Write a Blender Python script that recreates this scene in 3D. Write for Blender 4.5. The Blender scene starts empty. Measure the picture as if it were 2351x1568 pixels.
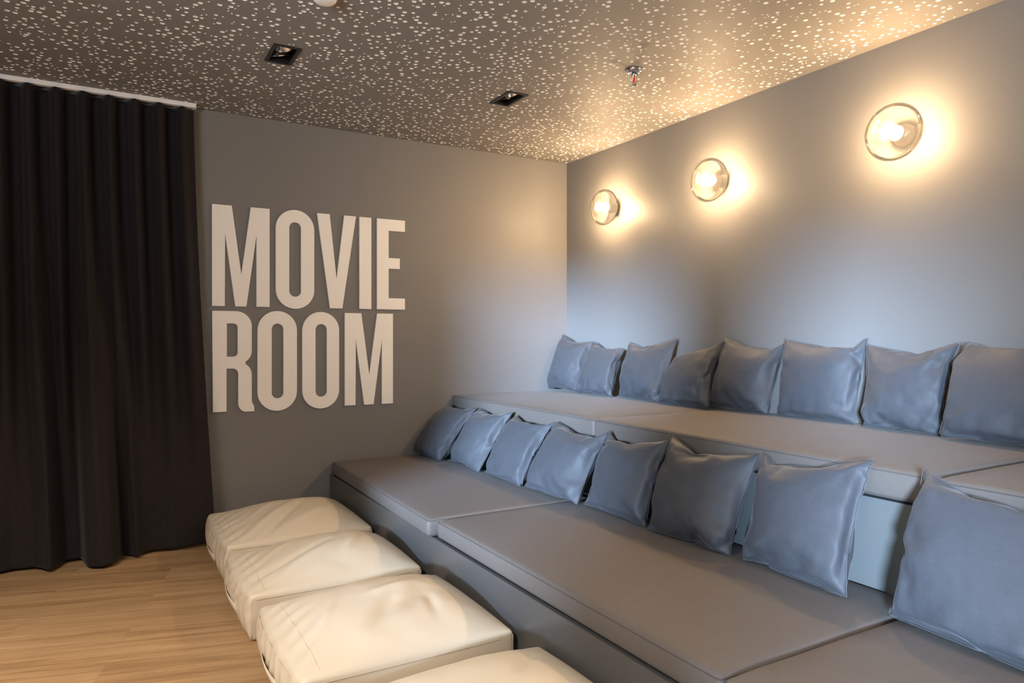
import bpy, bmesh, math, random
import numpy as np
from mathutils import Vector, Matrix, noise
from mathutils.geometry import delaunay_2d_cdt

random.seed(7)
SC = bpy.context.scene
COL = SC.collection
PI = math.pi

# ------------------------------------------------------------------ helpers
def mesh_obj(name, V, F, mat=None, parent=None, smooth=True, mats=None, mi=None):
    me = bpy.data.meshes.new(name)
    me.from_pydata([tuple(v) for v in V], [], [tuple(f) for f in F])
    if mats:
        for m in mats: me.materials.append(m)
        if mi is not None: me.polygons.foreach_set('material_index', mi)
    elif mat: me.materials.append(mat)
    if smooth: me.polygons.foreach_set('use_smooth', [True] * len(me.polygons))
    me.update()
    o = bpy.data.objects.new(name, me)
    COL.objects.link(o)
    if parent: o.parent = parent
    return o

def from_bm(name, bm, mat, parent=None, smooth=False):
    bmesh.ops.recalc_face_normals(bm, faces=bm.faces)
    me = bpy.data.meshes.new(name); bm.to_mesh(me); bm.free()
    me.materials.append(mat)
    if smooth: me.polygons.foreach_set('use_smooth', [True] * len(me.polygons))
    o = bpy.data.objects.new(name, me); COL.objects.link(o)
    if parent: o.parent = parent
    return o

def tag(o, label, cat, group=None):
    o['label'] = label; o['category'] = cat
    if group: o['group'] = group
    return o

def struct(o): o['kind'] = 'structure'; return o

def thing(name, label, cat, loc=(0, 0, 0), rz=0.0, group=None):
    o = bpy.data.objects.new(name, None); COL.objects.link(o)
    o.empty_display_size = .05
    o.location = loc; o.rotation_euler = (0, 0, rz)
    return tag(o, label, cat, group)

def copy_tree(o, parent=None):
    c = o.copy(); COL.objects.link(c)
    if parent: c.parent = parent
    for ch in list(o.children): copy_tree(ch, c)
    return c

def bm_box(bm, x0, x1, y0, y1, z0, z1, bev=0.0):
    vs = [bm.verts.new((x, y, z)) for x in (x0, x1) for y in (y0, y1) for z in (z0, z1)]
    fs = [bm.faces.new([vs[i] for i in f]) for f in
          ((0, 1, 3, 2), (4, 6, 7, 5), (0, 4, 5, 1), (2, 3, 7, 6), (0, 2, 6, 4), (1, 5, 7, 3))]
    if bev > 0:
        es = list({e for f in fs for e in f.edges})
        bmesh.ops.bevel(bm, geom=es, offset=bev, segments=2, affect='EDGES', profile=.6)

def box(name, x0, x1, y0, y1, z0, z1, mat, parent=None, bev=0.0):
    bm = bmesh.new(); bm_box(bm, x0, x1, y0, y1, z0, z1, bev)
    return from_bm(name, bm, mat, parent)

def tube(name, pts, r, mat, parent=None, closed=False, n=6):
    pts = [Vector(p) for p in pts]; V = []; F = []; m = len(pts)
    prev = None
    for i, p in enumerate(pts):
        a = pts[(i - 1) % m] if (closed or i > 0) else p
        b = pts[(i + 1) % m] if (closed or i < m - 1) else p
        t = (b - a)
        t = t.normalized() if t.length > 1e-9 else Vector((0, 0, 1))
        ref = prev if prev is not None else (Vector((0, 0, 1)) if abs(t.z) < .9 else Vector((1, 0, 0)))
        u = (ref - t * ref.dot(t))
        u = u.normalized() if u.length > 1e-6 else t.orthogonal().normalized()
        prev = u; w = t.cross(u)
        for k in range(n):
            a2 = 2 * PI * k / n
            V.append(p + (u * math.cos(a2) + w * math.sin(a2)) * r)
    for i in range(m if closed else m - 1):
        j = (i + 1) % m
        for k in range(n):
            F.append((i * n + k, i * n + (k + 1) % n, j * n + (k + 1) % n, j * n + k))
    if not closed:
        F.append(tuple(range(n))[::-1]); F.append(tuple((m - 1) * n + k for k in range(n)))
    return mesh_obj(name, V, F, mat, parent)

def lathe(name, prof, mat, parent=None, axis='z', n=48, smooth=True):
    """prof: (r, d) pairs; axis 'z' (d along z) or '-x' (d along -x)."""
    V = []; F = []; rows = []
    for r, d in prof:
        if r < 1e-6:
            rows.append([len(V)]); V.append((0, 0, d))
        else:
            rows.append(list(range(len(V), len(V) + n)))
            for k in range(n):
                a = 2 * PI * k / n
                V.append((r * math.cos(a), r * math.sin(a), d))
    for a, b in zip(rows[:-1], rows[1:]):
        for k in range(n):
            k2 = (k + 1) % n
            if len(a) == 1 and len(b) == 1: continue
            if len(a) == 1: F.append((a[0], b[k2], b[k]))
            elif len(b) == 1: F.append((a[k], a[k2], b[0]))
            else: F.append((a[k], a[k2], b[k2], b[k]))
    if axis == '-x': V = [(-z, y, x) for x, y, z in V]
    o = mesh_obj(name, V, F, mat, parent, smooth)
    return o

# ------------------------------------------------------------------ materials
def new_mat(name):
    m = bpy.data.materials.new(name); m.use_nodes = True
    nt = m.node_tree; return m, nt, nt.nodes['Principled BSDF']

def lk(nt, a, b): nt.links.new(a, b)

def simple(name, col, rough=.5, metal=0.0, spec=.5, var=0.0, vscale=3.0, bump=0.0, bscale=200.0, sheen=0.0, vstretch=(1, 1, 1)):
    m, nt, b = new_mat(name)
    b.inputs['Base Color'].default_value = (*col, 1); b.inputs['Roughness'].default_value = rough
    b.inputs['Metallic'].default_value = metal; b.inputs['Specular IOR Level'].default_value = spec
    if sheen: b.inputs['Sheen Weight'].default_value = sheen; b.inputs['Sheen Roughness'].default_value = .4
    tc = nt.nodes.new('ShaderNodeTexCoord')
    if var:
        mp = nt.nodes.new('ShaderNodeMapping'); mp.inputs['Scale'].default_value = vstretch
        lk(nt, tc.outputs['Object'], mp.inputs['Vector'])
        nz = nt.nodes.new('ShaderNodeTexNoise'); nz.inputs['Scale'].default_value = vscale; nz.inputs['Detail'].default_value = 5
        lk(nt, mp.outputs[0], nz.inputs['Vector'])
        mx = nt.nodes.new('ShaderNodeMix'); mx.data_type = 'RGBA'
        mx.inputs['A'].default_value = (*[c * (1 - var) for c in col], 1)
        mx.inputs['B'].default_value = (*[min(1, c * (1 + var)) for c in col], 1)
        lk(nt, nz.outputs['Fac'], mx.inputs['Factor']); lk(nt, mx.outputs['Result'], b.inputs['Base Color'])
    if bump:
        n2 = nt.nodes.new('ShaderNodeTexNoise'); n2.inputs['Scale'].default_value = bscale; n2.inputs['Detail'].default_value = 3
        lk(nt, tc.outputs['Object'], n2.inputs['Vector'])
        bp = nt.nodes.new('ShaderNodeBump'); bp.inputs['Strength'].default_value = bump; bp.inputs['Distance'].default_value = .002
        lk(nt, n2.outputs['Fac'], bp.inputs['Height']); lk(nt, bp.outputs['Normal'], b.inputs['Normal'])
    return m

def woven(name, col, rough, spec, sheen, amt=.12, scale=620.0, bump=.25):
    """plain-weave cloth: fine crossed threads plus slubs."""
    m, nt, b = new_mat(name)
    b.inputs['Roughness'].default_value = rough; b.inputs['Specular IOR Level'].default_value = spec
    b.inputs['Sheen Weight'].default_value = sheen; b.inputs['Sheen Roughness'].default_value = .35
    tc = nt.nodes.new('ShaderNodeTexCoord')
    fs = []
    for st in ((1, .06, .06), (.06, 1, .06), (.06, .06, 1)):
        mp = nt.nodes.new('ShaderNodeMapping'); mp.inputs['Scale'].default_value = st
        lk(nt, tc.outputs['Object'], mp.inputs['Vector'])
        nz = nt.nodes.new('ShaderNodeTexNoise'); nz.inputs['Scale'].default_value = scale; nz.inputs['Detail'].default_value = 2
        lk(nt, mp.outputs[0], nz.inputs['Vector']); fs.append(nz.outputs['Fac'])
    a1 = nt.nodes.new('ShaderNodeMath'); a1.operation = 'ADD'; lk(nt, fs[0], a1.inputs[0]); lk(nt, fs[1], a1.inputs[1])
    a2 = nt.nodes.new('ShaderNodeMath'); a2.operation = 'ADD'; lk(nt, a1.outputs[0], a2.inputs[0]); lk(nt, fs[2], a2.inputs[1])
    mr = nt.nodes.new('ShaderNodeMapRange'); mr.inputs['From Min'].default_value = 1.0; mr.inputs['From Max'].default_value = 2.0
    lk(nt, a2.outputs[0], mr.inputs['Value'])
    mx = nt.nodes.new('ShaderNodeMix'); mx.data_type = 'RGBA'
    mx.inputs['A'].default_value = (*[c * (1 - amt) for c in col], 1); mx.inputs['B'].default_value = (*[c * (1 + amt) for c in col], 1)
    lk(nt, mr.outputs[0], mx.inputs['Factor']); lk(nt, mx.outputs['Result'], b.inputs['Base Color'])
    bp = nt.nodes.new('ShaderNodeBump'); bp.inputs['Strength'].default_value = bump; bp.inputs['Distance'].default_value = .0006
    lk(nt, mr.outputs[0], bp.inputs['Height']); lk(nt, bp.outputs['Normal'], b.inputs['Normal'])
    return m

M = {}
M['wall'] = simple('painted_plaster_grey', (.197, .188, .182), .52, spec=.35, var=.035, vscale=1.3, bump=.05, bscale=260)
M['ceil'] = simple('ceiling_board_grey', (.225, .208, .194), .6, spec=.3, var=.03, vscale=2)
M['core'] = simple('white_gypsum', (.88, .86, .82), .9, spec=.1)
M['letter'] = simple('white_lacquer_board', (.92, .885, .85), .45, spec=.3)
M['seat'] = woven('grey_upholstery', (.132, .113, .101), .62, .25, .05, amt=.07)
M['seatpipe'] = woven('grey_upholstery_stitch', (.09, .08, .074), .7, .2, .05)
M['pillow'] = woven('satin_grey_cloth', (.066, .069, .079), .52, .20, .12, amt=.10, bump=.3)
M['welt'] = simple('grey_seam_thread', (.10, .104, .114), .5, spec=.4)
M['panel'] = simple('satin_grey_lacquer', (.078, .076, .075), .23, spec=.55, var=.03, vscale=1.5)
M['riser'] = simple('pale_grey_lacquer', (.125, .131, .128), .35, spec=.45, var=.03, vscale=1.5)
M['dark'] = simple('dark_gap_shade', (.02, .02, .022), .9, spec=.1)  # near-black colour stands in for the shade in gaps and voids
M['leather'] = simple('cream_leatherette', (.66, .575, .445), .42, spec=.4, var=.03, vscale=4, bump=.06, bscale=500)
M['leatherseam'] = simple('cream_leatherette_seam', (.54, .465, .355), .55, spec=.3)
M['curtain'] = woven('blackout_curtain_cloth', (.019, .0155, .0158), .8, .15, .10, amt=.25, scale=480, bump=.3)
M['track'] = simple('white_powder_coat', (.90, .85, .82), .5, spec=.3)
M['black'] = simple('black_metal', (.012, .011, .011), .38, spec=.4)
M['chrome'] = simple('chrome', (.75, .76, .78), .12, metal=1.0)
M['reflector'] = simple('lamp_reflector', (.85, .85, .85), .18, metal=1.0)
M['white'] = simple('white_plastic', (.80, .79, .76), .4, spec=.4)
M['redglass'] = simple('red_bulb_liquid', (.65, .03, .03), .15, spec=.6)
M['holder'] = simple('white_ceramic', (.85, .82, .76), .4, spec=.4)
M['mount'] = simple('bronze_mount', (.34, .27, .20), .45)
M['outside'] = simple('paving_grey', (.25, .25, .25), .9)

def emit(name, col, s):
    m = bpy.data.materials.new(name); m.use_nodes = True; nt = m.node_tree
    nt.nodes.clear(); o = nt.nodes.new('ShaderNodeOutputMaterial'); e = nt.nodes.new('ShaderNodeEmission')
    e.inputs[0].default_value = (*col, 1); e.inputs[1].default_value = s; lk(nt, e.outputs[0], o.inputs[0]); return m
M['bulb'] = emit('warm_bulb_glow', (1.0, .69, .39), 350)

def thin_glass(name, tint, milk=0.0):
    m = bpy.data.materials.new(name); m.use_nodes = True; nt = m.node_tree; nt.nodes.clear()
    o = nt.nodes.new('ShaderNodeOutputMaterial'); mix = nt.nodes.new('ShaderNodeMixShader')
    tr = nt.nodes.new('ShaderNodeBsdfTransparent'); gl = nt.nodes.new('ShaderNodeBsdfGlossy')
    fr = nt.nodes.new('ShaderNodeFresnel'); fr.inputs['IOR'].default_value = 1.3
    lw = nt.nodes.new('ShaderNodeLayerWeight'); lw.inputs['Blend'].default_value = .35
    mc = nt.nodes.new('ShaderNodeMix'); mc.data_type = 'RGBA'
    mc.inputs['A'].default_value = (.985, .965, .93, 1); mc.inputs['B'].default_value = (*tint, 1)
    lk(nt, lw.outputs['Facing'], mc.inputs['Factor']); lk(nt, mc.outputs['Result'], tr.inputs['Color'])
    gl.inputs['Roughness'].default_value = .03; gl.inputs['Color'].default_value = (1, 1, 1, 1)
    lk(nt, fr.outputs[0], mix.inputs[0]); lk(nt, tr.outputs[0], mix.inputs[1]); lk(nt, gl.outputs[0], mix.inputs[2])
    if milk:
        tl = nt.nodes.new('ShaderNodeBsdfTranslucent'); tl.inputs['Color'].default_value = (1, .97, .92, 1)
        m2 = nt.nodes.new('ShaderNodeMixShader'); m2.inputs[0].default_value = milk
        lk(nt, mix.outputs[0], m2.inputs[1]); lk(nt, tl.outputs[0], m2.inputs[2]); lk(nt, m2.outputs[0], o.inputs[0])
    else: lk(nt, mix.outputs[0], o.inputs[0])
    return m
M['glass'] = thin_glass('blown_glass', (.95, .89, .80), .0075)
M['pane'] = thin_glass('window_glass', (.92, .95, .95))

def oak_floor():
    m, nt, b = new_mat('oak_vinyl_planks')
    tc = nt.nodes.new('ShaderNodeTexCoord')
    mp = nt.nodes.new('ShaderNodeMapping'); mp.inputs['Rotation'].default_value = (0, 0, math.radians(15.3))
    mp.inputs['Location'].default_value = (.1, .085, 0)
    lk(nt, tc.outputs['Object'], mp.inputs['Vector'])
    br = nt.nodes.new('ShaderNodeTexBrick'); br.offset = .37; br.offset_frequency = 2
    br.inputs['Color1'].default_value = (0, 0, 0, 1); br.inputs['Color2'].default_value = (1, 1, 1, 1); br.inputs['Mortar'].default_value = (.5, .5, .5, 1)
    br.inputs['Scale'].default_value = 1; br.inputs['Brick Width'].default_value = 1.22; br.inputs['Row Height'].default_value = .178
    br.inputs['Mortar Size'].default_value = .0004; br.inputs['Mortar Smooth'].default_value = 0; br.inputs['Bias'].default_value = 0
    lk(nt, mp.outputs[0], br.inputs['Vector'])
    # per-plank offset of the grain
    off = nt.nodes.new('ShaderNodeVectorMath'); off.operation = 'MULTIPLY_ADD'
    off.inputs[1].default_value = (9.0, 5.0, 3.0); lk(nt, br.outputs['Color'], off.inputs[0]); lk(nt, mp.outputs[0], off.inputs[2])
    def grain(sx, sy, sc, det, dist):
        g = nt.nodes.new('ShaderNodeMapping'); g.inputs['Scale'].default_value = (sx, sy, 1); lk(nt, off.outputs[0], g.inputs['Vector'])
        n = nt.nodes.new('ShaderNodeTexNoise'); n.inputs['Scale'].default_value = sc; n.inputs['Detail'].default_value = det
        n.inputs['Distortion'].default_value = dist; n.inputs['Roughness'].default_value = .62
        lk(nt, g.outputs[0], n.inputs['Vector']); return n
    g1 = grain(.55, 9.0, 2.2, 6, .5)
    g2 = grain(1.6, 46.0, 3.0, 6, .25)
    cr = nt.nodes.new('ShaderNodeValToRGB')
    el = cr.color_ramp.elements
    el[0].position = .28; el[0].color = (.24, .138, .062, 1)
    el[1].position = .72; el[1].color = (.44, .285, .148, 1)
    e = el.new(.5); e.color = (.37, .228, .110, 1)
    lk(nt, g1.outputs['Fac'], cr.inputs['Fac'])
    mx = nt.nodes.new('ShaderNodeMix'); mx.data_type = 'RGBA'; mx.blend_type = 'MULTIPLY'; mx.inputs['Factor'].default_value = .8
    r2 = nt.nodes.new('ShaderNodeMapRange'); r2.inputs['From Min'].default_value = .32; r2.inputs['From Max'].default_value = .62
    r2.inputs['To Min'].default_value = .76; r2.inputs['To Max'].default_value = 1.08; lk(nt, g2.outputs['Fac'], r2.inputs['Value'])
    lk(nt, cr.outputs['Color'], mx.inputs['A']); lk(nt, r2.outputs[0], mx.inputs['B'])
    # plank to plank tone
    m2 = nt.nodes.new('ShaderNodeMix'); m2.data_type = 'RGBA'; m2.blend_type = 'MULTIPLY'; m2.inputs['Factor'].default_value = 1
    r3 = nt.nodes.new('ShaderNodeMapRange'); r3.inputs['To Min'].default_value = .86; r3.inputs['To Max'].default_value = 1.1
    lk(nt, br.outputs['Color'], r3.inputs['Value']); lk(nt, mx.outputs['Result'], m2.inputs['A']); lk(nt, r3.outputs[0], m2.inputs['B'])
    m3 = nt.nodes.new('ShaderNodeMix'); m3.data_type = 'RGBA'; m3.inputs['B'].default_value = (.16, .10, .055, 1)
    lk(nt, br.outputs['Fac'], m3.inputs['Factor']); lk(nt, m2.outputs['Result'], m3.inputs['A'])
    lk(nt, m3.outputs['Result'], b.inputs['Base Color'])
    b.inputs['Roughness'].default_value = .46; b.inputs['Specular IOR Level'].default_value = .4
    bp = nt.nodes.new('ShaderNodeBump'); bp.inputs['Strength'].default_value = .15; bp.inputs['Distance'].default_value = .001
    lk(nt, g2.outputs['Fac'], bp.inputs['Height']); lk(nt, bp.outputs['Normal'], b.inputs['Normal'])
    return m
M['floor'] = oak_floor()

# ------------------------------------------------------------------ room shell
XL, YF, H = -5.2, -7.6, 2.5          # left wall, front wall (behind the camera), ceiling height
struct(box('floor', XL - .2, .2, YF - .2, .2, -.12, 0, M['floor']))
struct(box('wall_back', XL - .2, .2, 0, .15, 0, H + .02, M['wall']))
struct(box('wall_right', 0, .15, YF, 0, 0, H + .02, M['wall']))
struct(box('wall_front', XL - .2, .2, YF - .15, YF, 0, H + .02, M['wall']))
WINS = [(-6.97, -6.0), (-5.2, -3.55)]
bm = bmesh.new(); y = YF
WZ0, WZ1 = .72, 2.35
for (a, b) in WINS:                    # left wall in piers between the two window openings
    bm_box(bm, XL - .15, XL, y, a, 0, H + .02); bm_box(bm, XL - .15, XL, a, b, 0, WZ0); bm_box(bm, XL - .15, XL, a, b, WZ1, H + .02); y = b
bm_box(bm, XL - .15, XL, y, 0, 0, H + .02)
struct(from_bm('wall_left', bm, M['wall']))
for i, (a, b) in enumerate(WINS):
    w = struct(thing('window_%d' % (i + 1), '', '', (XL - .08, (a + b) / 2, WZ0)))
    del w['label']; del w['category']
    ww, hh = (b - a) / 2, WZ1 - WZ0
    bm = bmesh.new()
    for q in ((-ww, -ww + .05, 0, hh), (ww - .05, ww, 0, hh), (-ww + .05, ww - .05, 0, .05), (-ww + .05, ww - .05, hh - .05, hh)):
        bm_box(bm, -.03, .03, q[0], q[1], q[2], q[3])
    from_bm('window_frame', bm, M['black'], w)
    box('pane', -.004, .004, -ww + .05, ww - .05, .05, hh - .05, M['pane'], w)

# perforated ceiling board with the two lamp cut-outs
CX0, CX1, CY0, CY1 = -4.3, -.0005, -3.5, -.0005
cuts = [(-2.385, -2.272, -1.155, -.942), (-1.168, -1.058, -1.155, -.944)]
holes = []
cell = .05; grid = {}
def ok(x, y, r):
    gi, gj = int(x / cell), int(y / cell)
    for a in range(gi - 1, gi + 2):
        for b in range(gj - 1, gj + 2):
            for (hx, hy, hr) in grid.get((a, b), ()):
                if (hx - x) ** 2 + (hy - y) ** 2 < (hr + r + .0055) ** 2: return False
    return True
rnd = random.Random(11)
area = (CX1 - CX0) * (CY1 - CY0)
for r, dens in ((.010, 142), (.0076, 190), (.0042, 190)):
    want = int(area * dens); got = 0; tries = 0
    while got < want and tries < want * 30:
        tries += 1
        x = rnd.uniform(CX0 + .02, CX1 - .014); y = rnd.uniform(CY0 + .02, CY1 - .014)
        if any(c[0] - r - .006 < x < c[1] + r + .006 and c[2] - r - .006 < y < c[3] + r + .006 for c in cuts): continue
        if not ok(x, y, r): continue
        grid.setdefault((int(x / cell), int(y / cell)), []).append((x, y, r)); holes.append((x, y, r)); got += 1
NS = 12; pts = []; cons = []
def loop(ps):
    b = len(pts); pts.extend(Vector(p) for p in ps); k = len(ps)
    cons.extend((b + i, b + (i + 1) % k) for i in range(k))
loop([(CX0, CY0), (CX1, CY0), (CX1, CY1), (CX0, CY1)])
for c in cuts: loop([(c[0], c[2]), (c[1], c[2]), (c[1], c[3]), (c[0], c[3])])
for (x, y, r) in holes:
    loop([(x + r * math.cos(2 * PI * k / NS), y + r * math.sin(2 * PI * k / NS)) for k in range(NS)])
# Steiner grid keeps the triangulation compact
vo, eo, fo, _, _, _ = delaunay_2d_cdt(pts, cons, [], 0, 1e-7)
hs = {}
for h in holes: hs.setdefault((int(h[0] / cell), int(h[1] / cell)), []).append(h)
def in_hole(x, y):
    for c in cuts:
        if c[0] < x < c[1] and c[2] < y < c[3]: return True
    gi, gj = int(x / cell), int(y / cell)
    for a in range(gi - 1, gi + 2):
        for b in range(gj - 1, gj + 2):
            for (hx, hy, hr) in hs.get((a, b), ()):
                if (hx - x) ** 2 + (hy - y) ** 2 < (hr * .965) ** 2: return True
    return False
CF = []
for f in fo:
    cx = sum(vo[i][0] for i in f) / len(f); cy = sum(vo[i][1] for i in f) / len(f)
    if not in_hole(cx, cy): CF.append(tuple(f)[::-1])
CV = [(v[0], v[1], H) for v in vo]
mi = [0] * len(CF); HD = .0016
for (x, y, r) in holes:                # white-cored hole walls and backing
    b = len(CV)
    for k in range(NS): CV.append((x + r * math.cos(2 * PI * k / NS), y + r * math.sin(2 * PI * k / NS), H))
    for k in range(NS): CV.append((x + r * math.cos(2 * PI * k / NS), y + r * math.sin(2 * PI * k / NS), H + HD))
    for k in range(NS):
        CF.append((b + k, b + (k + 1) % NS, b + NS + (k + 1) % NS, b + NS + k)); mi.append(1)
    CF.append(tuple(b + NS + k for k in range(NS))[::-1]); mi.append(1)
struct(mesh_obj('ceiling', CV, CF, smooth=False, mats=[M['ceil'], M['core']], mi=mi))
bm = bmesh.new()
bm_box(bm, XL - .2, CX0, YF - .2, .2, H, H + .1); bm_box(bm, CX0, .2, YF - .2, CY0, H, H + .1)
struct(from_bm('ceiling_rear', bm, M['ceil'])).name = 'ceiling.001'
bm = bmesh.new(); xs = [CX0] + [v for c in cuts for v in (c[0], c[1])] + [.2]
bm_box(bm, CX0, .2, cuts[0][3], .2, H + .012, H + .1)
bm_box(bm, CX0, .2, CY0, cuts[0][2], H + .012, H + .1)
for a, b in ((CX0, cuts[0][0]), (cuts[0][1], cuts[1][0]), (cuts[1][1], .2)):
    bm_box(bm, a, b, cuts[0][2], cuts[0][3], H + .012, H + .1)
struct(from_bm('ceiling.002', bm, M['core']))
struct(box('ceiling.003', CX0, .2, CY0, .2, H + .1, H + .2, M['dark']))

# ------------------------------------------------------------------ curtain and its track
def curtain():
    x0, n = -4.45, 560
    zs = [.010, .02, .05, .1, .2, .32, .46, .62, .8, 1.0, 1.2, 1.4, 1.6, 1.8, 2.0, 2.15, 2.28, 2.36, 2.41, 2.44, 2.462]
    HX = (-4.45, -4.3, -4.2, -4.05, -3.98, -3.9, -3.75, -3.65, -3.497, -3.446, -3.350, -3.312, -3.283, -3.255, -3.225, -3.150, -3.137, -3.118, -3.06, -3.006, -2.979, -2.966, -2.93, -2.899, -2.865, -2.82, -2.717, -2.60, -2.50)
    HY = (-.12, -.22, -.12, -.24, -.22, -.10, -.22, -.11, -.134, -.108, -.128, -.185, -.238, -.170, -.085, -.080, -.190, -.262, -.297, -.275, -.200, -.110, -.128, -.206, -.142, -.116, -.142, -.128, -.118)
    hx2 = np.linspace(-4.45, -2.5, 400); hy2 = np.interp(hx2, HX, HY); hy2 = np.convolve(np.pad(hy2, 2, mode='edge'), np.ones(5) / 5, 'valid'); HX, HY = hx2, hy2
    V = []; F = []
    for z in zs:
        t = z / 2.462; e = 1 - (1 - t) ** 1.0
        s = min(1, max(0, (t - .06) / .84)); s = s * s * (3 - 2 * s)
        xr = -2.612 + .112 * (1 - t) ** 1.35
        for i in range(n + 1):
            a = i / n
            x = x0 + (xr - x0) * a
            q = x0 + (-2.612 - x0) * a                    # position along the heading
            ph = 2 * PI * (q + 3.385) / .119
            c = math.cos(ph)
            top = .046 * (c if c < 0 else c ** .75) + .010 * math.cos(2 * ph)
            if q > -2.70: top *= max(.25, 1 - (q + 2.70) / .11)
            xb = x0 + (-2.50 - x0) * a
            hem = np.interp(xb, HX, HY)
            mid = .022 * c * s * (1 - s) * 2
            y = s * (-.088 - top) + (1 - s) * hem - mid
            y += .004 * noise.noise(Vector((q * 6, z * 1.5, 3))) * (1 - s)
            y = min(y, -.008)
            zz = z if z > .03 else z + .006 * (1 + noise.noise(Vector((q * 5, 0, 7))))
            V.append((x, y, zz))
    m = n + 1
    for j in range(len(zs) - 1):
        for i in range(n):
            F.append((j * m + i, j * m + i + 1, (j + 1) * m + i + 1, (j + 1) * m + i))
    o = mesh_obj('curtain', V, F, M['curtain'])
    md = o.modifiers.new('thick', 'SOLIDIFY'); md.thickness = .003; md.offset = 0
    return o
tag(curtain(), 'dark brown floor-length blackout curtain hanging in soft folds beside the white letters', 'curtain')
tr = thing('curtain_track', 'slim white curtain rail fixed to the ceiling above the dark curtain', 'curtain rail', (-2.605, -.085, H))
box('rail', -1.9, 0, -.016, .016, -.026, -.001, M['track'], tr, .002)
box('end_cap', 0, .004, -.018, .018, -.030, -.001, M['track'], tr, .001)
lathe('glider', [(0, -.0365), (.005, -.0365), (.007, -.033), (.005, -.0295), (.003, -.028), (.003, -.026), (0, -.026)], M['chrome'], tr, n=16).location = (-.012, 0, 0)

# ------------------------------------------------------------------ wall letters
def arc(cx, cz, rx, rz, a0, a1, n=14):
    return [(cx + rx * math.cos(math.radians(a0 + (a1 - a0) * i / n)), cz + rz * math.sin(math.radians(a0 + (a1 - a0) * i / n))) for i in range(n + 1)]
def stadium(x0, x1, z0, z1, k=1.0):
    r = (x1 - x0) / 2; cx = (x0 + x1) / 2; rz = r * k
    return arc(cx, z1 - rz, r, rz, 0, 180, 20) + arc(cx, z0 + rz, r, rz, 180, 360, 20)
def letter(outline, inner, label):
    ox = min(p[0] for p in outline); oz = min(p[1] for p in outline); T = .012
    loops = [[(x - ox, z - oz) for x, z in outline]] + [[(x - ox, z - oz) for x, z in l] for l in inner]
    P = []; E = []; rng = []
    for l in loops:
        b = len(P); P += [Vector(p) for p in l]; E += [(b + i, b + (i + 1) % len(l)) for i in range(len(l))]; rng.append((b, len(l)))
    v, e, f, *_ = delaunay_2d_cdt(P, E, [], 0, 1e-6)
    def inside(x, z):
        c = False
        for b, n in rng:
            for i in range(n):
                p, q = P[b + i], P[b + (i + 1) % n]
                if (p.y > z) != (q.y > z) and x < (q.x - p.x) * (z - p.y) / (q.y - p.y) + p.x: c = not c
        return c
    f = [t for t in f if inside(sum(v[i].x for i in t) / len(t), sum(v[i].y for i in t) / len(t))]
    k = len(v); V = [(p[0], -T, p[1]) for p in v] + [(p[0], 0, p[1]) for p in v]
    F = [tuple(q) for q in f] + [tuple(i + k for i in q)[::-1] for q in f]
    cnt = {}
    for q in f:
        for i in range(len(q)):
            a, b = q[i], q[(i + 1) % len(q)]; cnt[(a, b)] = 1
    for (a, b) in list(cnt):
        if (b, a) not in cnt: F.append((b, a, a + k, b + k))
    o = mesh_obj('wall_letter', V, F, M['letter'], smooth=False)
    o.location = (ox, -.0005, oz)
    return tag(o, label, 'letter', 'white letters on the back wall')
def letM(x0, x1, z0, z1, up):
    w = x1 - x0; s = .225 * w
    return [(x0, z1), (x0 + .335 * w, z1), (x0 + .50 * w, z0 + .318 * (z1 - z0)), (x1 - .335 * w, z1), (x1, z1), (x1, z0), (x1 - .235 * w, z0),
            (x1 - .235 * w, z0 + up), (x0 + .588 * w, z0), (x0 + .395 * w, z0), (x0 + .222 * w, z0 + up), (x0 + .215 * w, z0), (x0, z0)]
a0, a1, b0, b1 = 1.3625, 1.956, .7425, 1.334
letter(letM(-2.508, -2.185, a0, a1, .426), [], 'white letter M, first letter of the word MOVIE')
letter(stadium(-2.149, -1.917, a0 - .008, a1 + .007), [stadium(-2.069, -1.998, 1.429, 1.887)], 'white letter O of the word MOVIE, between M and V')
letter([(-1.899, a1), (-1.820, a1), (-1.776, 1.546), (-1.727, a1), (-1.650, a1), (-1.739, a0), (-1.818, a0)], [], 'white letter V of the word MOVIE')
letter([(-1.627, a1), (-1.548, a1), (-1.548, a0), (-1.627, a0)], [], 'white letter I, single upright bar in the word MOVIE')
letter([(-1.509, a1), (-1.316, a1), (-1.316, 1.881), (-1.43, 1.881), (-1.43, 1.7015), (-1.352, 1.7015), (-1.352, 1.6315), (-1.43, 1.6315),
        (-1.43, 1.4365), (-1.316, 1.4365), (-1.316, a0), (-1.509, a0)], [], 'white letter E, last letter of the word MOVIE')
letter([(-2.507, b1)] + arc(-2.378, b1 - .088, .090, .088, 90, 0, 12) + [(-2.288, 1.100)] + arc(-2.345, 1.100, .057, .070, 0, -68, 8)
       + arc(-2.345, .955, .057, .070, 68, 0, 8) + [(-2.288, .815), (-2.286, .790), (-2.274, .766), (-2.274, .7365)] + arc(-2.322, .790, .042, .053, 270, 180, 8)
       + [(-2.364, .955)] + arc(-2.393, .962, .029, .033, 0, 90, 6) + [(-2.429, .995), (-2.429, b0), (-2.504, b0)],
       [[(-2.427, 1.261)] + arc(-2.391, 1.237, .024, .024, 90, 0, 6) + arc(-2.391, 1.089, .024, .024, 0, -90, 6) + [(-2.427, 1.065)]],
       'white letter R, first letter of the word ROOM')
letter(stadium(-2.255, -2.023, b0 - .010, b1 + .005), [stadium(-2.173, -2.104, .808, 1.263)], 'white letter O next to the R in the word ROOM')
letter(stadium(-1.990, -1.760, b0 - .010, b1 + .004), [stadium(-1.909, -1.838, .806, 1.262)], 'white letter O next to the M in the word ROOM')
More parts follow.
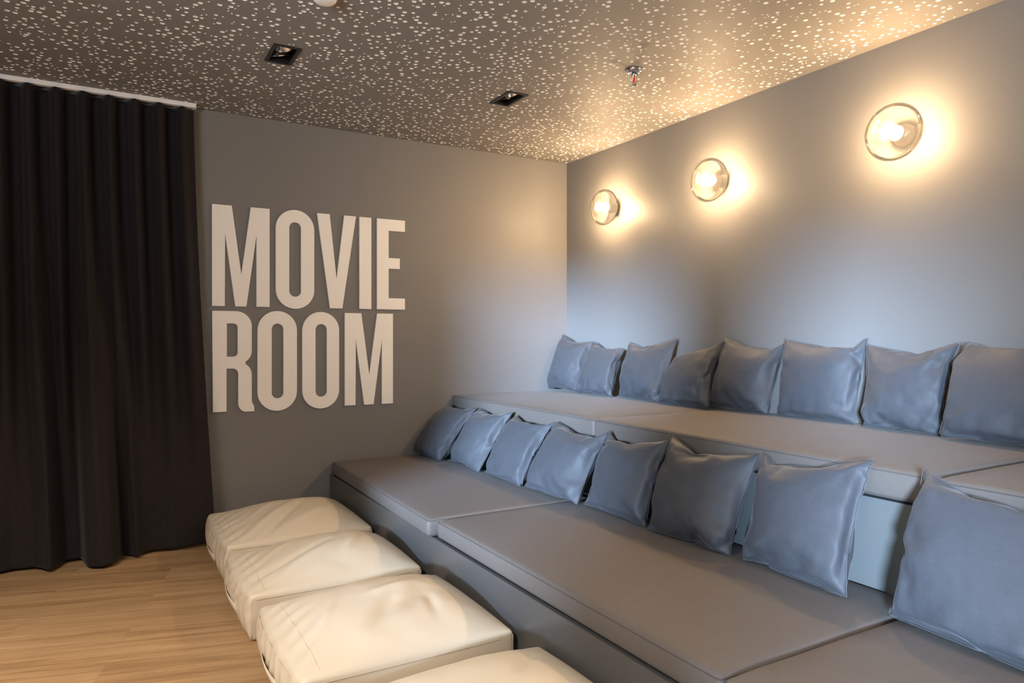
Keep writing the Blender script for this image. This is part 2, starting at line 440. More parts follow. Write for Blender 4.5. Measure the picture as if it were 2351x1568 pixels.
letter(letM(-1.723, -1.4, b0, b1, .426), [], 'white letter M, last letter of the word ROOM')

# ------------------------------------------------------------------ tiered platforms
pl = thing('seating_platform', 'lower step of the grey lacquered seating platform behind the cream poufs', 'platform', (-1.817, 0, 0))
box('front_panel', 0, .018, -4.9, -.002, .004, .3135, M['panel'], pl, .001)
box('plinth', .03, .05, -4.9, -.002, .0, .29, M['dark'], pl)
box('deck', .018, .866, -4.9, -.002, .295, .3125, M['panel'], pl)
pu = thing('seating_platform', 'upper step of the grey lacquered seating platform against the sconce wall', 'platform', (-.951, 0, 0))
box('front_panel', 0, .018, -4.9, -.002, .3145, .677, M['riser'], pu, .001)
box('backing', .018, .947, -4.9, -.002, .0, .66, M['dark'], pu)
box('deck', .03, .947, -4.9, -.002, .66, .6835, M['dark'], pu)

def axis_pts(h, r, n):
    e = [0, .12, .35, .65, 1.0]
    lo = [-h + r * k for k in e]
    mid = [-h + r + (2 * h - 2 * r) * i / n for i in range(1, n)]
    return lo + mid + [-p for p in lo[::-1]]
def rounded_grid(hx, hy, hz, r, nx, ny, nz):
    """closed box surface on a grid, edges rounded with radius r; returns verts, faces and the flat position of each vert."""
    ax, ay, az = axis_pts(hx, r, nx), axis_pts(hy, r, ny), axis_pts(hz, r, nz)
    key = {}; V = []; F = []
    def vid(i, j, k):
        if (i, j, k) not in key:
            p = Vector((ax[i], ay[j], az[k]))
            q = Vector((max(-hx + r, min(hx - r, p.x)), max(-hy + r, min(hy - r, p.y)), max(-hz + r, min(hz - r, p.z))))
            d = p - q
            key[(i, j, k)] = len(V); V.append(q + d.normalized() * r if d.length > 1e-9 else p)
        return key[(i, j, k)]
    I, J, K = len(ax) - 1, len(ay) - 1, len(az) - 1
    for i in range(I):
        for j in range(J):
            F.append((vid(i, j, K), vid(i + 1, j, K), vid(i + 1, j + 1, K), vid(i, j + 1, K)))
            F.append((vid(i, j + 1, 0), vid(i + 1, j + 1, 0), vid(i + 1, j, 0), vid(i, j, 0)))
    for k in range(K):
        for i in range(I):
            F.append((vid(i, 0, k), vid(i + 1, 0, k), vid(i + 1, 0, k + 1), vid(i, 0, k + 1)))
            F.append((vid(i + 1, J, k), vid(i, J, k), vid(i, J, k + 1), vid(i + 1, J, k + 1)))
        for j in range(J):
            F.append((vid(0, j + 1, k), vid(0, j, k), vid(0, j, k + 1), vid(0, j + 1, k + 1)))
            F.append((vid(I, j, k), vid(I, j + 1, k), vid(I, j + 1, k + 1), vid(I, j, k + 1)))
    return V, F

def mattress(x0, x1, y0, y1, z0, z1, label, rz=0.0, seed=0):
    t = thing('seat_mattress', label, 'mattress', ((x0 + x1) / 2, (y0 + y1) / 2, z0), rz, 'grey mattresses on the platform')
    hx, hy, hz, r = (x1 - x0) / 2, (y1 - y0) / 2, (z1 - z0) / 2, .016
    V, F = rounded_grid(hx, hy, hz, r, 16, 26, 4)
    P = []
    for v in V:
        u, w, s = v.x / hx, v.y / hy, v.z / hz
        z = v.z + hz
        if s > 0:
            z += s * (.006 * (1 - u ** 4) * (1 - w ** 4) - .003 + .0022 * noise.noise(Vector((v.x * 5, v.y * 5, seed * 3.7))))
            z -= s * .004 * (abs(u) ** 14 + abs(w) ** 22)
        x = v.x + math.copysign(.004 * (1 - s * s), v.x) * (abs(u) > .97)
        y = v.y + math.copysign(.004 * (1 - s * s), v.y) * (abs(w) > .985)
        P.append((x, y, max(z, .0005)))
    o = mesh_obj('mattress_cover', P, F, M['seat'], t)
    def edge(off, zz):
        pts = []; hx2, hy2 = hx + off, hy + off; q = .012
        for cx, cy, a in ((hx2 - q, hy2 - q, 0), (-hx2 + q, hy2 - q, 90), (-hx2 + q, -hy2 + q, 180), (hx2 - q, -hy2 + q, 270)):
            for k in range(5):
                an = math.radians(a + 90 * k / 4); pts.append((cx + q * math.cos(an), cy + q * math.sin(an), zz))
        return pts
    tube('top_seam', edge(.0012, 2 * hz - .017), .0019, M['seatpipe'], t, True)
    tube('bottom_seam', edge(.0008, .010), .0016, M['seatpipe'], t, True)
    return t
ZU0, ZU1, ZL0, ZL1 = .685, .787, .3145, .402
mattress(-.965, -.006, -1.632, -.006, ZU0, ZU1, 'grey mattress on the upper step in the corner by the lettered wall', 0, 1)
mattress(-.965, -.006, -3.250, -1.640, ZU0, ZU1, 'long grey mattress in the middle of the upper step', 0, 2)
mattress(-.963, -.006, -4.880, -3.266, ZU0, ZU1 - .007, 'grey mattress at the near end of the upper step, cut by the photo edge', math.radians(-.2), 3)
mattress(-1.822, -.972, -1.622, -.024, ZL0, ZL1, 'grey mattress on the lower step beside the lettered wall, pulled slightly forward', math.radians(-1.1), 4)
mattress(-1.806, -.957, -3.245, -1.643, ZL0, ZL1 - .001, 'long grey mattress in the middle of the lower step', 0, 5)
mattress(-1.806, -.957, -4.860, -3.256, ZL0, ZL1, 'grey mattress at the near end of the lower step, cut by the bottom photo edge', 0, 6)

# ------------------------------------------------------------------ throw pillows
PN = 36
def inflate(seed, pressure, grav, bend):
    """stuff a flat two-sided cushion: cloth with inner pressure, standing on the seat and leaning on a back rest."""
    W = .47; V = []; F = []; idx = {}; tmp = []
    for s in (0, 1):
        for j in range(PN + 1):
            for i in range(PN + 1):
                if s and (i in (0, PN) or j in (0, PN)): idx[s, j, i] = idx[0, j, i]; continue
                u, v = i / PN - .5, j / PN - .5
                h = (1 - (2 * u) ** 2) * (1 - (2 * v) ** 2) * (.02 if s == 0 else -.02)
                idx[s, j, i] = len(V)
                V.append((u * W + noise.noise(Vector((v * 6, seed, 1.))) * .003,
                          -h + noise.noise(Vector((u * 4 + seed * 3.1, v * 4, s * 9.))) * .006, v * W + W / 2 + .005))
    for s in (0, 1):
        for j in range(PN):
            for i in range(PN):
                q = (idx[s, j, i], idx[s, j, i + 1], idx[s, j + 1, i + 1], idx[s, j + 1, i]); F.append(q if s == 0 else q[::-1])
    ob = mesh_obj('pillow_blank', V, F); tmp.append(ob)
    m = ob.modifiers.new('stuffing', 'CLOTH'); c = m.settings
    c.quality = 7; c.mass = .25 / len(V) * 8
    c.tension_stiffness = 40; c.compression_stiffness = 40; c.shear_stiffness = 12; c.bending_stiffness = bend
    c.tension_damping = 8; c.compression_damping = 8; c.shear_damping = 8; c.bending_damping = .8; c.air_damping = 2
    c.use_pressure = True; c.uniform_pressure_force = pressure
    m.collision_settings.use_collision = True; m.collision_settings.distance_min = .004
    for q in ((-1, 1, -1, 1, -.2, 0), (-1, 1, .07, .3, 0, 1)):
        o = box('rest_blank', *q, M['dark']); tmp.append(o)
        o.modifiers.new('rest', 'COLLISION'); o.collision.thickness_outer = .004; o.collision.cloth_friction = 20
    a = math.radians(14); SC.gravity = (0, 9.8 * math.sin(a) * .8 * grav, -9.8 * math.cos(a) * grav)
    m.point_cache.frame_start = 1; m.point_cache.frame_end = 60
    for fr in range(1, 53): SC.frame_set(fr)
    ev = ob.evaluated_get(bpy.context.evaluated_depsgraph_get())
    P = np.empty(len(V) * 3); ev.data.vertices.foreach_get('co', P); P = P.reshape(-1, 3)
    for o in tmp: bpy.data.objects.remove(o)
    SC.frame_set(1)
    out = []
    for s, it in ((0, 2), (1, 5)):
        g = np.array([[P[idx[s, j, i]] for i in range(PN + 1)] for j in range(PN + 1)])
        for _ in range(it):
            h = g.copy(); h[1:-1, 1:-1] = .5 * g[1:-1, 1:-1] + .125 * (g[:-2, 1:-1] + g[2:, 1:-1] + g[1:-1, :-2] + g[1:-1, 2:]); g = h
        out.append(g)
    return out
PDEC = [inflate(*q) for q in ((22, 2.0, .25, .08), (23, 1.3, 1, .08), (24, 1.1, 1, .08), (25, 1.6, 1, .08), (12, 1.0, 1, .04), (9, 1.5, 1, .04))]
def pillow(k, mirror, TL, TR, BR, BL, zmin, xs, label, group, fat=1.0, ymax=None):
    f, b = PDEC[k]; f = f.copy(); b = b.copy()
    if mirror:
        f = f[:, ::-1].copy(); b = b[:, ::-1].copy(); f[:, :, 0] *= -1; b[:, :, 0] *= -1
    TL, TR, BR, BL = (np.array(q, float) for q in (TL, TR, BR, BL))
    ex = ((TR + BR) - (TL + BL)) / 2; ez = ((TL + TR) - (BL + BR)) / 2
    ex /= np.linalg.norm(ex); ez -= ex * ez.dot(ex); ez /= np.linalg.norm(ez); en = np.cross(ez, ex)
    if en[0] < 0: en = -en
    uu = np.linspace(0, 1, PN + 1); k1, k2 = .65, .15        # draw the seams a little straighter
    lin = lambda a, b: a + (b - a) * uu
    dl = (lin(f[0, 0, 0], f[-1, 0, 0]) - f[:, 0, 0]) * k1; dr = (lin(f[0, -1, 0], f[-1, -1, 0]) - f[:, -1, 0]) * k1
    db = (lin(f[0, 0, 2], f[0, -1, 2]) - f[0, :, 2]) * k1; dt = (lin(f[-1, 0, 2], f[-1, -1, 2]) - f[-1, :, 2]) * k2
    for g in (f, b):
        g[:, :, 0] += (1 - uu)[None, :] * dl[:, None] + uu[None, :] * dr[:, None]
        g[:, :, 2] += (1 - uu)[:, None] * db[None, :] + uu[:, None] * dt[None, :]
    vv = uu
    sag = .021 * np.sin(PI * uu) ** .75
    for g in (f, b):                                             # tops sink between the stuffed corners
        g[:, :, 2] -= (vv ** 4)[:, None] * sag[None, :]
        g[:, :, 0] += .007 * np.sin(PI * vv)[:, None] * ((1 - uu) ** 5 - uu ** 5)[None, :]
    sd = k * 3.7 + TL[1] * 11 + TL[0] * 5                        # creases pulled in by the seams
    for j in range(PN + 1):
        for i in range(PN + 1):
            a, b2 = i / PN, j / PN
            wr = max(0, (a - .66) / .34) ** 1.5 * (1 - a) * 3.2; wl = max(0, (.25 - a) / .25) * a * 6; wb = max(0, (.30 - b2) / .30) * b2 * 7; wt = max(0, (b2 - .82) / .18) * (1 - b2) * 8
            n1 = noise.noise(Vector((b2 * 10 + a * 2, a * 2.2, sd))); n2 = noise.noise(Vector((a * 9 - b2 * 3, b2 * 2.2, sd + 9)))
            f[j, i, 1] += .026 * (wr + .5 * wl) * n1 + .017 * (wb + .6 * wt) * n2
    lc = [f[0, 0], f[0, -1], f[-1, -1], f[-1, 0]]            # local BL BR TR TL
    tg = [BL, BR, TR, TL]
    y0 = sum(c[1] for c in lc) / 4
    def put(g):
        return g[..., 0:1] * ex + (g[..., 1:2] - y0) * fat * 1.18 * en + g[..., 2:3] * ez
    cl = [put(c) for c in lc]
    u = np.linspace(0, 1, PN + 1)[None, :, None]; v = np.linspace(0, 1, PN + 1)[:, None, None]
    r = [t - c for t, c in zip(tg, cl)]
    res = (1 - u) * (1 - v) * r[0] + u * (1 - v) * r[1] + u * v * r[2] + (1 - u) * v * r[3]
    W = [put(f) + res, put(b) + res]
    W[1][0], W[1][-1], W[1][:, 0], W[1][:, -1] = W[0][0], W[0][-1], W[0][:, 0], W[0][:, -1]
    for g in W:
        g[..., 2] = np.where(g[..., 2] < zmin + .02, zmin + .02 * np.exp((g[..., 2] - zmin - .02) / .02), g[..., 2])
        for (zt, xm) in xs:                                     # resting against the step, the mattress edge or the wall
            m = (g[..., 2] < zt) & (g[..., 0] > xm - .012)
            g[..., 0] = np.where(m, xm - .012 * np.exp(-(g[..., 0] - xm + .012) / .012), g[..., 0])
        if ymax is not None:
            m = g[..., 1] > ymax - .012
            g[..., 1] = np.where(m, ymax - .012 * np.exp(-(g[..., 1] - ymax + .012) / .012), g[..., 1])
    c = (BL + BR) / 2; c[2] = zmin
    V = []; F = []; idx = {}
    for s in (0, 1):
        for j in range(PN + 1):
            for i in range(PN + 1):
                if s and (i in (0, PN) or j in (0, PN)): idx[s, j, i] = idx[0, j, i]; continue
                idx[s, j, i] = len(V); V.append(W[s][j, i] - c)
    for s in (0, 1):
        for j in range(PN):
            for i in range(PN):
                q = (idx[s, j, i], idx[s, j, i + 1], idx[s, j + 1, i + 1], idx[s, j + 1, i])
                F.append(q if s == 0 else q[::-1])
    t = thing('throw_pillow', label, 'pillow', tuple(c), 0, group)
    o = mesh_obj('pillow_cover', V, F, M['pillow'], t)
    md = o.modifiers.new('smooth', 'SUBSURF'); md.levels = 0; md.render_levels = 1
    e = [W[0][0, i] for i in range(PN)] + [W[0][j, PN] for j in range(PN)] + [W[0][PN, PN - i] for i in range(PN)] + [W[0][PN - j, 0] for j in range(PN)]
    tube('edge_seam', [Vector(p - c) for p in e], .0012, M['welt'], t, True, 5)
    return t

GU, GL = 'pillows along the upper step', 'pillows along the lower step'
zu, zl = ZU1 + .004, ZL1 + .004
wallx = [(9, -.004)]
stepx = [(ZU1 + .012, -.972), (.68, -.956)]
def row(data, z, xs, grp):
    for d in data: pillow(d[0], d[1], d[2], d[3], d[4], d[5], z, xs, d[6], grp, d[7] if len(d) > 7 else 1.0, d[8] if len(d) > 8 else None)
row([
 (0, 0, (-.05, -.015, 1.202), (-.05, -.412, 1.148), (-.215, -.447, zu), (-.185, -.02, zu), 'upper-row grey pillow in the corner, touching the lettered wall', .9, -.004),
 (3, 1, (-.06, -.437, 1.151), (-.07, -.776, 1.107), (-.20, -.820, zu), (-.223, -.455, zu), 'smaller slumped grey pillow, second from the corner in the upper row', .9),
 (4, 0, (-.05, -.805, 1.151), (-.05, -1.251, 1.177), (-.200, -1.262, zu), (-.17, -.83, zu), 'grey pillow with a sharp raised right tip, third from the corner in the upper row', .85),
 (1, 1, (-.07, -1.248, 1.062), (-.05, -1.620, 1.163), (-.19, -1.634, zu), (-.215, -1.253, zu), 'upper-row grey pillow whose top edge slopes down to the left', .9),
 (2, 0, (-.05, -1.629, 1.18), (-.05, -2.021, 1.154), (-.17, -2.015, zu), (-.12, -1.59, zu), 'darkest grey pillow of the upper row, fifth from the corner', .85),
 (5, 1, (-.05, -2.021, 1.176), (-.04, -2.470, 1.179), (-.16, -2.478, zu), (-.15, -2.055, zu), 'grey pillow with two raised top tips, sixth from the corner in the upper row', .8),
 (4, 1, (-.07, -2.478, 1.153), (-.05, -2.874, 1.162), (-.19, -2.875, zu), (-.185, -2.535, zu), 'pale blue-grey pillow in the upper row beside the one cut by the photo edge', .9),
 (3, 0, (-.05, -2.883, 1.164), (-.05, -3.294, 1.150), (-.25, -3.326, zu), (-.245, -2.902, zu), 'upper-row grey pillow cut off by the right photo edge', 1.0),
], zu - .004, wallx, GU)
row([
 (3, 0, (-1.0, -.035, .721), (-1.0, -.458, .732), (-1.245, -.428, zl), (-1.245, -.02, zl), 'lower-row grey pillow touching the lettered wall', .8, -.004),
 (0, 0, (-1.0, -.470, .730), (-1.0, -.913, .747), (-1.21, -.869, zl), (-1.19, -.455, zl), 'lower-row grey pillow with a crumpled bottom corner, second from the lettered wall', .85),
 (1, 0, (-1.0, -.933, .734), (-1.0, -1.324, .732), (-1.197, -1.318, zl), (-1.174, -.885, zl), 'narrow grey pillow showing its side seam, third from the lettered wall in the lower row', .9),
 (2, 0, (-1.0, -1.353, .738), (-1.0, -1.794, .739), (-1.16, -1.765, zl), (-1.172, -1.330, zl), 'light grey pillow in the lower row resting over the mattress joint', .85),
 (5, 0, (-1.0, -1.804, .746), (-1.0, -2.216, .756), (-1.14, -2.215, zl), (-1.136, -1.780, zl), 'grey pillow in the lower row, fifth from the lettered wall', .85),
 (4, 0, (-1.0, -2.221, .773), (-1.0, -2.677, .762), (-1.13, -2.655, zl), (-1.159, -2.247, zl), 'darkest grey pillow of the lower row, left of the dark gap', .9),
 (2, 1, (-1.0, -2.685, .771), (-1.0, -3.115, .806), (-1.14, -3.120, zl), (-1.12, -2.716, zl), 'blue-grey pillow standing alone between two gaps in the lower row', .9),
 (1, 0, (-1.0, -3.262, .805), (-1.0, -3.670, .748), (-1.22, -3.707, zl), (-1.164, -3.254, zl), 'largest blue-grey pillow at the lower right, cut by the photo edge', 1.15),
], zl - .004, stepx, GL)

# ------------------------------------------------------------------ cream poufs
def seg_d(px, py, ax, ay, bx, by):
    dx, dy = bx - ax, by - ay; t = max(0, min(1, ((px - ax) * dx + (py - ay) * dy) / (dx * dx + dy * dy)))
    return math.hypot(px - ax - t * dx, py - ay - t * dy), t
def pouf(x0, x1, y0, y1, he, crown, cu, cv, folds, label, seed, tilt=0.0):
    hx, hy = (x1 - x0) / 2, (y1 - y0) / 2; r = .014; hz = he / 2
    t = thing('floor_pouf', label, 'pouf', ((x0 + x1) / 2, (y0 + y1) / 2, 0), tilt, 'cream poufs on the floor')
    V, F = rounded_grid(hx, hy, hz, r, 60, 56, 12)
    def top(x, y):
        u, w = x / hx, y / hy
        u = max(-1, min(1, u)); w = max(-1, min(1, w))
        uu = u - cu * (1 - u * u); ww = w - cv * (1 - w * w)
        c = crown * (1 - abs(uu) ** 2.4) ** .8 * (1 - abs(ww) ** 2.6) ** .8
        ed = min(1, (1 - abs(u)) * 5) * min(1, (1 - abs(w)) * 5)
        f = 0
        for (ax, ay, bx, by, wd, am) in folds:
            d, tt = seg_d(u, w, ax, ay, bx, by); f += am * math.exp(-(d / wd) ** 2) * math.sin(PI * min(1, max(.0, .08 + .84 * tt)))
        f += .0035 * noise.noise(Vector((x * 5 + seed * 5, y * 5, 2))) + .0016 * noise.noise(Vector((x * 13 + seed, y * 13, 5)))
        # gathers running in from the handle end
        g = max(0, 1 - (u + 1) / .55)
        f += g * g * .0135 * math.sin(y * 66 - x * 48 + 2.2 * noise.noise(Vector((x * 6, y * 6, seed)))) * (.6 + .6 * noise.noise(Vector((y * 9, seed, 1))))
        return c + f * ed - .012 * (1 - ed) * 0
    def side(x, y, s):
        u, w = x / hx, y / hy; a = 1 - s * s
        b = .020 * a
        dx = dy = 0
        if u < -.98: dx = -b * (1 - w * w) - .012 * a + .0045 * a * math.sin(y * 75 + 3 * noise.noise(Vector((y * 4, s * 2, seed)))) + .006 * noise.noise(Vector((y * 9, s, seed))) - .015 * max(0, s) * (1 - w ** 4)
        elif u > .98: dx = b * (1 - w * w)
        if w < -.98: dy = -b * (1 - u * u) * .8
        elif w > .98: dy = b * (1 - u * u) * .6
        return dx, dy
    P = []
    for v in V:
        s = v.z / hz; z = v.z + hz
        if s > 0: z += top(v.x, v.y) * s ** 1.5
        dx, dy = side(v.x, v.y, s)
        P.append((v.x + dx, v.y + dy, max(z, .001)))
    o = mesh_obj('pouf_cover', P, F, M['leather'], t)
    # seams: top edge welt and the stitched band near the handle end
    def zt(x, y): return he + top(x * .995, y * .995) * .97
    q = .02; pts = []
    n = 20
    for k in range(n): pts.append((-hx + q + (2 * hx - 2 * q) * k / n, -hy - .0005))
    for k in range(n): pts.append((hx + .0005, -hy + q + (2 * hy - 2 * q) * k / n))
    for k in range(n): pts.append((hx - q - (2 * hx - 2 * q) * k / n, hy + .0005))
    for k in range(n): pts.append((-hx - .0005, hy - q - (2 * hy - 2 * q) * k / n))
    pz = []
    for x, y in pts:
        dx, dy = side(x, y, .80)
        if x < -hx: dx = -.0043 - .0072 * (1 - (y / hy) ** 2) - .012 * (1 - (y / hy) ** 4)
        pz.append((x + dx * 1.02, y + dy * 1.02, he * .90 + top(x, y) * .6))
    tube('top_seam', pz, .0012, M['leatherseam'], t, True, 5)
    band = [(-hx + .055, -hy + .03 + (2 * hy - .06) * k / 24, 0) for k in range(25)]
    tube('stitch_line', [(x, y, zt(x, y) + .0001) for x, y, _ in band], .0010, M['leatherseam'], t, False, 5)
    for sx, sy in ((-1, -1), (1, -1)):
        tube('corner_seam', [(sx * (hx - .003), sy * (hy - .003), he * (.08 + .84 * k / 8)) for k in range(9)], .0022, M['leatherseam'], t, False, 5)
    # sewn-on strap handle at the end facing the room
    SV = []; SF = []; m = 14
    for k in range(m + 1):
        a = k / m; y = -.13 + .26 * a; gap = .006 * math.sin(PI * a)
        for zz, th in ((.052, .0), (.052, .003), (.098, .003), (.098, .0)):
            sz = (zz - hz) / hz; dx = -.020 * (1 - sz * sz) * (1 - (y / hy) ** 2) - .012 * (1 - sz * sz) - .015 * max(0, sz) * (1 - (y / hy) ** 4) - .002
            SV.append((-hx + dx - .0008 - gap * (1.25 if zz > .07 else .6) - th, y, zz + .004 * math.sin(PI * a)))
    for k in range(m):
        for c in range(4): SF.append((k * 4 + c, k * 4 + (c + 1) % 4, k * 4 + 4 + (c + 1) % 4, k * 4 + 4 + c))
    SF += [(0, 1, 2, 3)[::-1], (m * 4, m * 4 + 1, m * 4 + 2, m * 4 + 3)]
    mesh_obj('handle', SV, SF, M['leather'], t)
    return t
pouf(-2.545, -1.835, -.875, -.165, .190, .078, .25, .12, [(-.75, -.75, .35, .45, .075, .012), (-.55, -.95, .25, .1, .055, -.010), (-.6, -.1, -.1, .5, .05, .007), (-.3, -.8, .6, -.2, .10, .008)],
     'cream leatherette floor pouf at the far end, next to the curtain', 1)
pouf(-2.555, -1.845, -1.560, -.955, .178, .082, .25, .10, [(-.85, -.55, .1, .15, .05, -.012), (-.8, -.8, .2, .0, .08, .010), (.15, -.5, .5, .2, .09, .008), (-.7, .1, -.1, .7, .06, .006)],
     'cream leatherette floor pouf, second from the curtain', 2)
pouf(-2.545, -1.835, -2.345, -1.690, .180, .085, .12, .10, [(-.25, -.55, .15, .0, .09, -.016), (.1, -.35, .55, .15, .12, -.014), (-.1, .1, .5, .3, .08, .009), (.35, -.6, .45, -.1, .06, -.010), (-.8, -.5, -.4, .3, .05, .007)],
     'large cream leatherette floor pouf nearest the camera in full view, third from the curtain', 3)
pouf(-2.535, -1.825, -3.150, -2.490, .182, .08, .15, .10, [(-.2, -.5, .2, .1, .09, -.014), (.3, .2, .7, .6, .07, -.010)],
     'cream leatherette floor pouf cut off by the bottom photo edge', 4)

# ------------------------------------------------------------------ glass wall sconces
def sconce(y, label):
    t = thing('wall_sconce', label, 'wall lamp', (0, y, 2.069), 0, 'glass sconces on the right wall')
    k = .022                                                     # the shade sits close to the wall
    lathe('mount_plate', [(0, .0005), (.046, .0005), (.049, .003), (.049, .018), (.044, .022), (.030, .024), (.030, .050), (0, .050)], M['mount'], t, '-x', 40)
    lathe('lamp_holder', [(0, .050), (.024, .050), (.030, .060), (.034, .068), (.033, .072), (.016, .073), (.014, .078), (0, .078)], M['holder'], t, '-x', 32)
    lathe('bulb', [(r, d - k) for r, d in [(0, .092), (.012, .094), (.021, .103), (.025, .116), (.021, .129), (.012, .137), (0, .139)]], M['bulb'], t, '-x', 24)
    pr = [(.034, .056), (.042, .057), (.064, .060), (.090, .067), (.109, .078), (.1205, .094), (.125, .112), (.1225, .130), (.113, .147), (.097, .160),
          (.080, .167), (.069, .1685), (.061, .165), (.052, .157), (.041, .150), (.025, .1455), (.010, .144), (0, .144)]
    pr = [(r, d - k) for r, d in pr]
    g = lathe('glass_shade', pr, M['glass'], t, '-x', 72)
    md = g.modifiers.new('smooth', 'SUBSURF'); md.render_levels = 1; md.levels = 0
    return t
SY = (-.578, -1.545, -2.617)
for y, lb in zip(SY, ('lit round glass wall sconce nearest the room corner', 'lit round glass wall sconce in the middle of the three', 'lit round glass wall sconce farthest from the room corner, largest in the photo')):
    sconce(y, lb)

# ------------------------------------------------------------------ ceiling fittings
def downlight(c, label):
    cx, cy = (c[0] + c[1]) / 2, (c[2] + c[3]) / 2; hx, hy = (c[1] - c[0]) / 2, (c[3] - c[2]) / 2
    t = thing('recessed_downlight', label, 'ceiling light', (cx, cy, H), 0, 'black twin downlights in the ceiling')
    bm = bmesh.new(); o = .006; i = .010
    for q in ((-hx - o, hx + o, -hy - o, -hy + i), (-hx - o, hx + o, hy - i, hy + o), (-hx - o, -hx + i, -hy + i, hy - i), (hx - i, hx + o, -hy + i, hy - i)):
        bm_box(bm, *q, -.004, .0)
    from_bm('trim_frame', bm, M['black'], t)
    bm = bmesh.new(); e = .001; d = .09
    bm_box(bm, -hx + e, -hx + .004, -hy + e, hy - e, .0, d); bm_box(bm, hx - .004, hx - e, -hy + e, hy - e, .0, d)
    bm_box(bm, -hx + .004, hx - .004, -hy + e, -hy + .004, .0, d); bm_box(bm, -hx + .004, hx - .004, hy - .004, hy - e, .0, d)
    bm_box(bm, -hx + .004, hx - .004, -hy + .004, hy - .004, d - .004, d)
    bm_box(bm, -hx + .004, hx - .004, -.003, .003, .020, d - .004)
    from_bm('housing', bm, M['black'], t)
    for s in (-1, 1):
        lp = lathe('spot_lamp', [(.040, .012), (.041, .010), (.043, .012), (.043, .030), (.030, .060), (0, .062)], M['black'], t, 'z', 32)
        lp.location = (0, s * hy * .5, .0)
        rf = lathe('reflector', [(.039, .014), (.030, .030), (.016, .044), (0, .048)], M['reflector'], lp, 'z', 32)
        ln = lathe('led_lens', [(0, .024), (.006, .026), (.010, .034), (.010, .042)], M['white'], lp, 'z', 20)
        lp.rotation_euler = (math.radians(12 * s), math.radians(-14), 0)
    return t
downlight(cuts[0], 'black twin downlight in the ceiling nearer the curtain')
downlight(cuts[1], 'black twin downlight in the ceiling nearer the sconce wall')

sp = thing('fire_sprinkler', 'chrome fire sprinkler with a red bulb hanging from the perforated ceiling', 'sprinkler', (-.788, -1.727, H)); sp.scale = (1.2, 1.2, 1.05)
lathe('escutcheon', [(0, -.012), (.016, -.012), (.019, -.020), (.030, -.012), (.036, -.004), (.036, -.0005), (0, -.0005)], M['chrome'], sp, 'z', 36)
lathe('nozzle', [(0, -.030), (.008, -.030), (.010, -.026), (.010, -.012), (0, -.012)], M['chrome'], sp, 'z', 24)
for s in (-1, 1):
    tube('frame_arm', [(s * .009, 0, -.026), (s * .0145, 0, -.038), (s * .0145, 0, -.052), (s * .008, 0, -.064), (s * .002, 0, -.070)], .0022, M['chrome'], sp)
lathe('glass_bulb', [(0, -.064), (.0025, -.062), (.004, -.054), (.004, -.042), (.0025, -.032), (0, -.030)], M['redglass'], sp, 'z', 16)
lathe('deflector', [(0, -.078), (.006, -.078), (.016, -.0765), (.016, -.0750), (.006, -.0745), (.004, -.068), (0, -.068)], M['chrome'], sp, 'z', 28)
sd = thing('smoke_detector', 'white round smoke detector at the top photo edge', 'smoke detector', (-2.318, -1.735, H))
lathe('base_plate', [(0, -.012), (.050, -.012), (.052, -.010), (.052, -.0005), (0, -.0005)], M['white'], sd, 'z', 40)
lathe('dome', [(0, -.040), (.026, -.040), (.036, -.037), (.043, -.030), (.046, -.020), (.046, -.012), (0, -.012)], M['white'], sd, 'z', 40)
lathe('vent_ring', [(.0462, -.018), (.0475, -.017), (.0475, -.014), (.0462, -.013)], M['dark'], sd, 'z', 40)

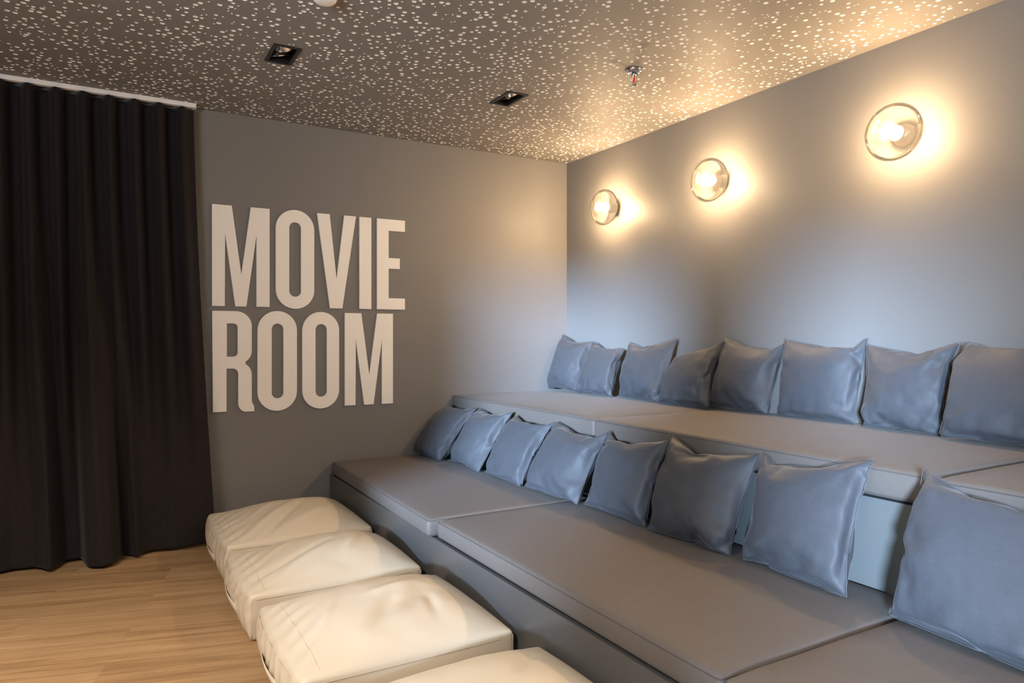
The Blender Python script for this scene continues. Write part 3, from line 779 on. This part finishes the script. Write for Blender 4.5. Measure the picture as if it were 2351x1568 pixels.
# ------------------------------------------------------------------ lights, world, camera
w = bpy.data.worlds.new('world'); SC.world = w; w.use_nodes = True
w.node_tree.nodes['Background'].inputs[0].default_value = (.50, .74, 1.0, 1); w.node_tree.nodes['Background'].inputs[1].default_value = .9
def sun(name, col, e, d, ang):
    l = bpy.data.lights.new(name, 'SUN'); l.color = col; l.energy = e; l.angle = math.radians(ang)
    o = bpy.data.objects.new(name, l); COL.objects.link(o); o.rotation_euler = Vector(d).to_track_quat('-Z', 'Y').to_euler(); return o
sun('daylight', (.46, .67, 1.0), 4.5, (.79, .61, -.12), 6.5)
def area(name, loc, d, sx, sy, e, col):
    l = bpy.data.lights.new(name, 'AREA'); l.shape = 'RECTANGLE'; l.size = sx; l.size_y = sy; l.energy = e; l.color = col
    o = bpy.data.objects.new(name, l); COL.objects.link(o); o.location = loc; o.rotation_euler = Vector(d).to_track_quat('-Z', 'Y').to_euler(); return o
area('side_fill_light', (-4.3, -2.6, 2.47), (0, 0, -1), 1.0, 1.0, 22, (1.0, .89, .79)).data.spread = math.radians(125)  # added fill for the curtain side, not a real ceiling fixture
area('rear_fill_light', (-1.9, -5.2, 2.47), (0, 0, -1), 1.2, 1.2, 15, (1.0, .86, .72))  # added warm fill behind the camera, no fixture belongs to it
for a, b in WINS:
    area('window_fill_light', (XL - .02, (a + b) / 2, (WZ0 + WZ1) / 2), (.55, .30, .78), (b - a) * .8, 1.2, 20 * (b - a), (.86, .94, 1.0)).data.spread = math.radians(140)  # added fill in each opening, tilted up to brighten the ceiling


f_px, yaw, y0 = 1608.473, .525514, 772.163
cam = bpy.data.cameras.new('camera'); co = bpy.data.objects.new('camera', cam); COL.objects.link(co)
cam.sensor_width = 36.0; cam.sensor_fit = 'HORIZONTAL'; cam.lens = f_px / 2351 * 36.0
cam.shift_y = (y0 - 784.0) / 2351; cam.clip_start = .05
co.location = (-3.043, -4.414, 1.185); co.rotation_euler = (PI / 2, 0, -yaw)
SC.camera = co
SC.view_settings.view_transform = 'Standard'; SC.view_settings.look = 'None'
SC.view_settings.gamma = 1.0; SC.view_settings.use_curve_mapping = False
SC.view_settings.exposure = 2.0
SC.cycles.max_bounces = 8; SC.cycles.diffuse_bounces = 4; SC.cycles.glossy_bounces = 3; SC.cycles.transparent_max_bounces = 12
SC.cycles.caustics_reflective = False; SC.cycles.caustics_refractive = False
SC.cycles.use_denoising = True
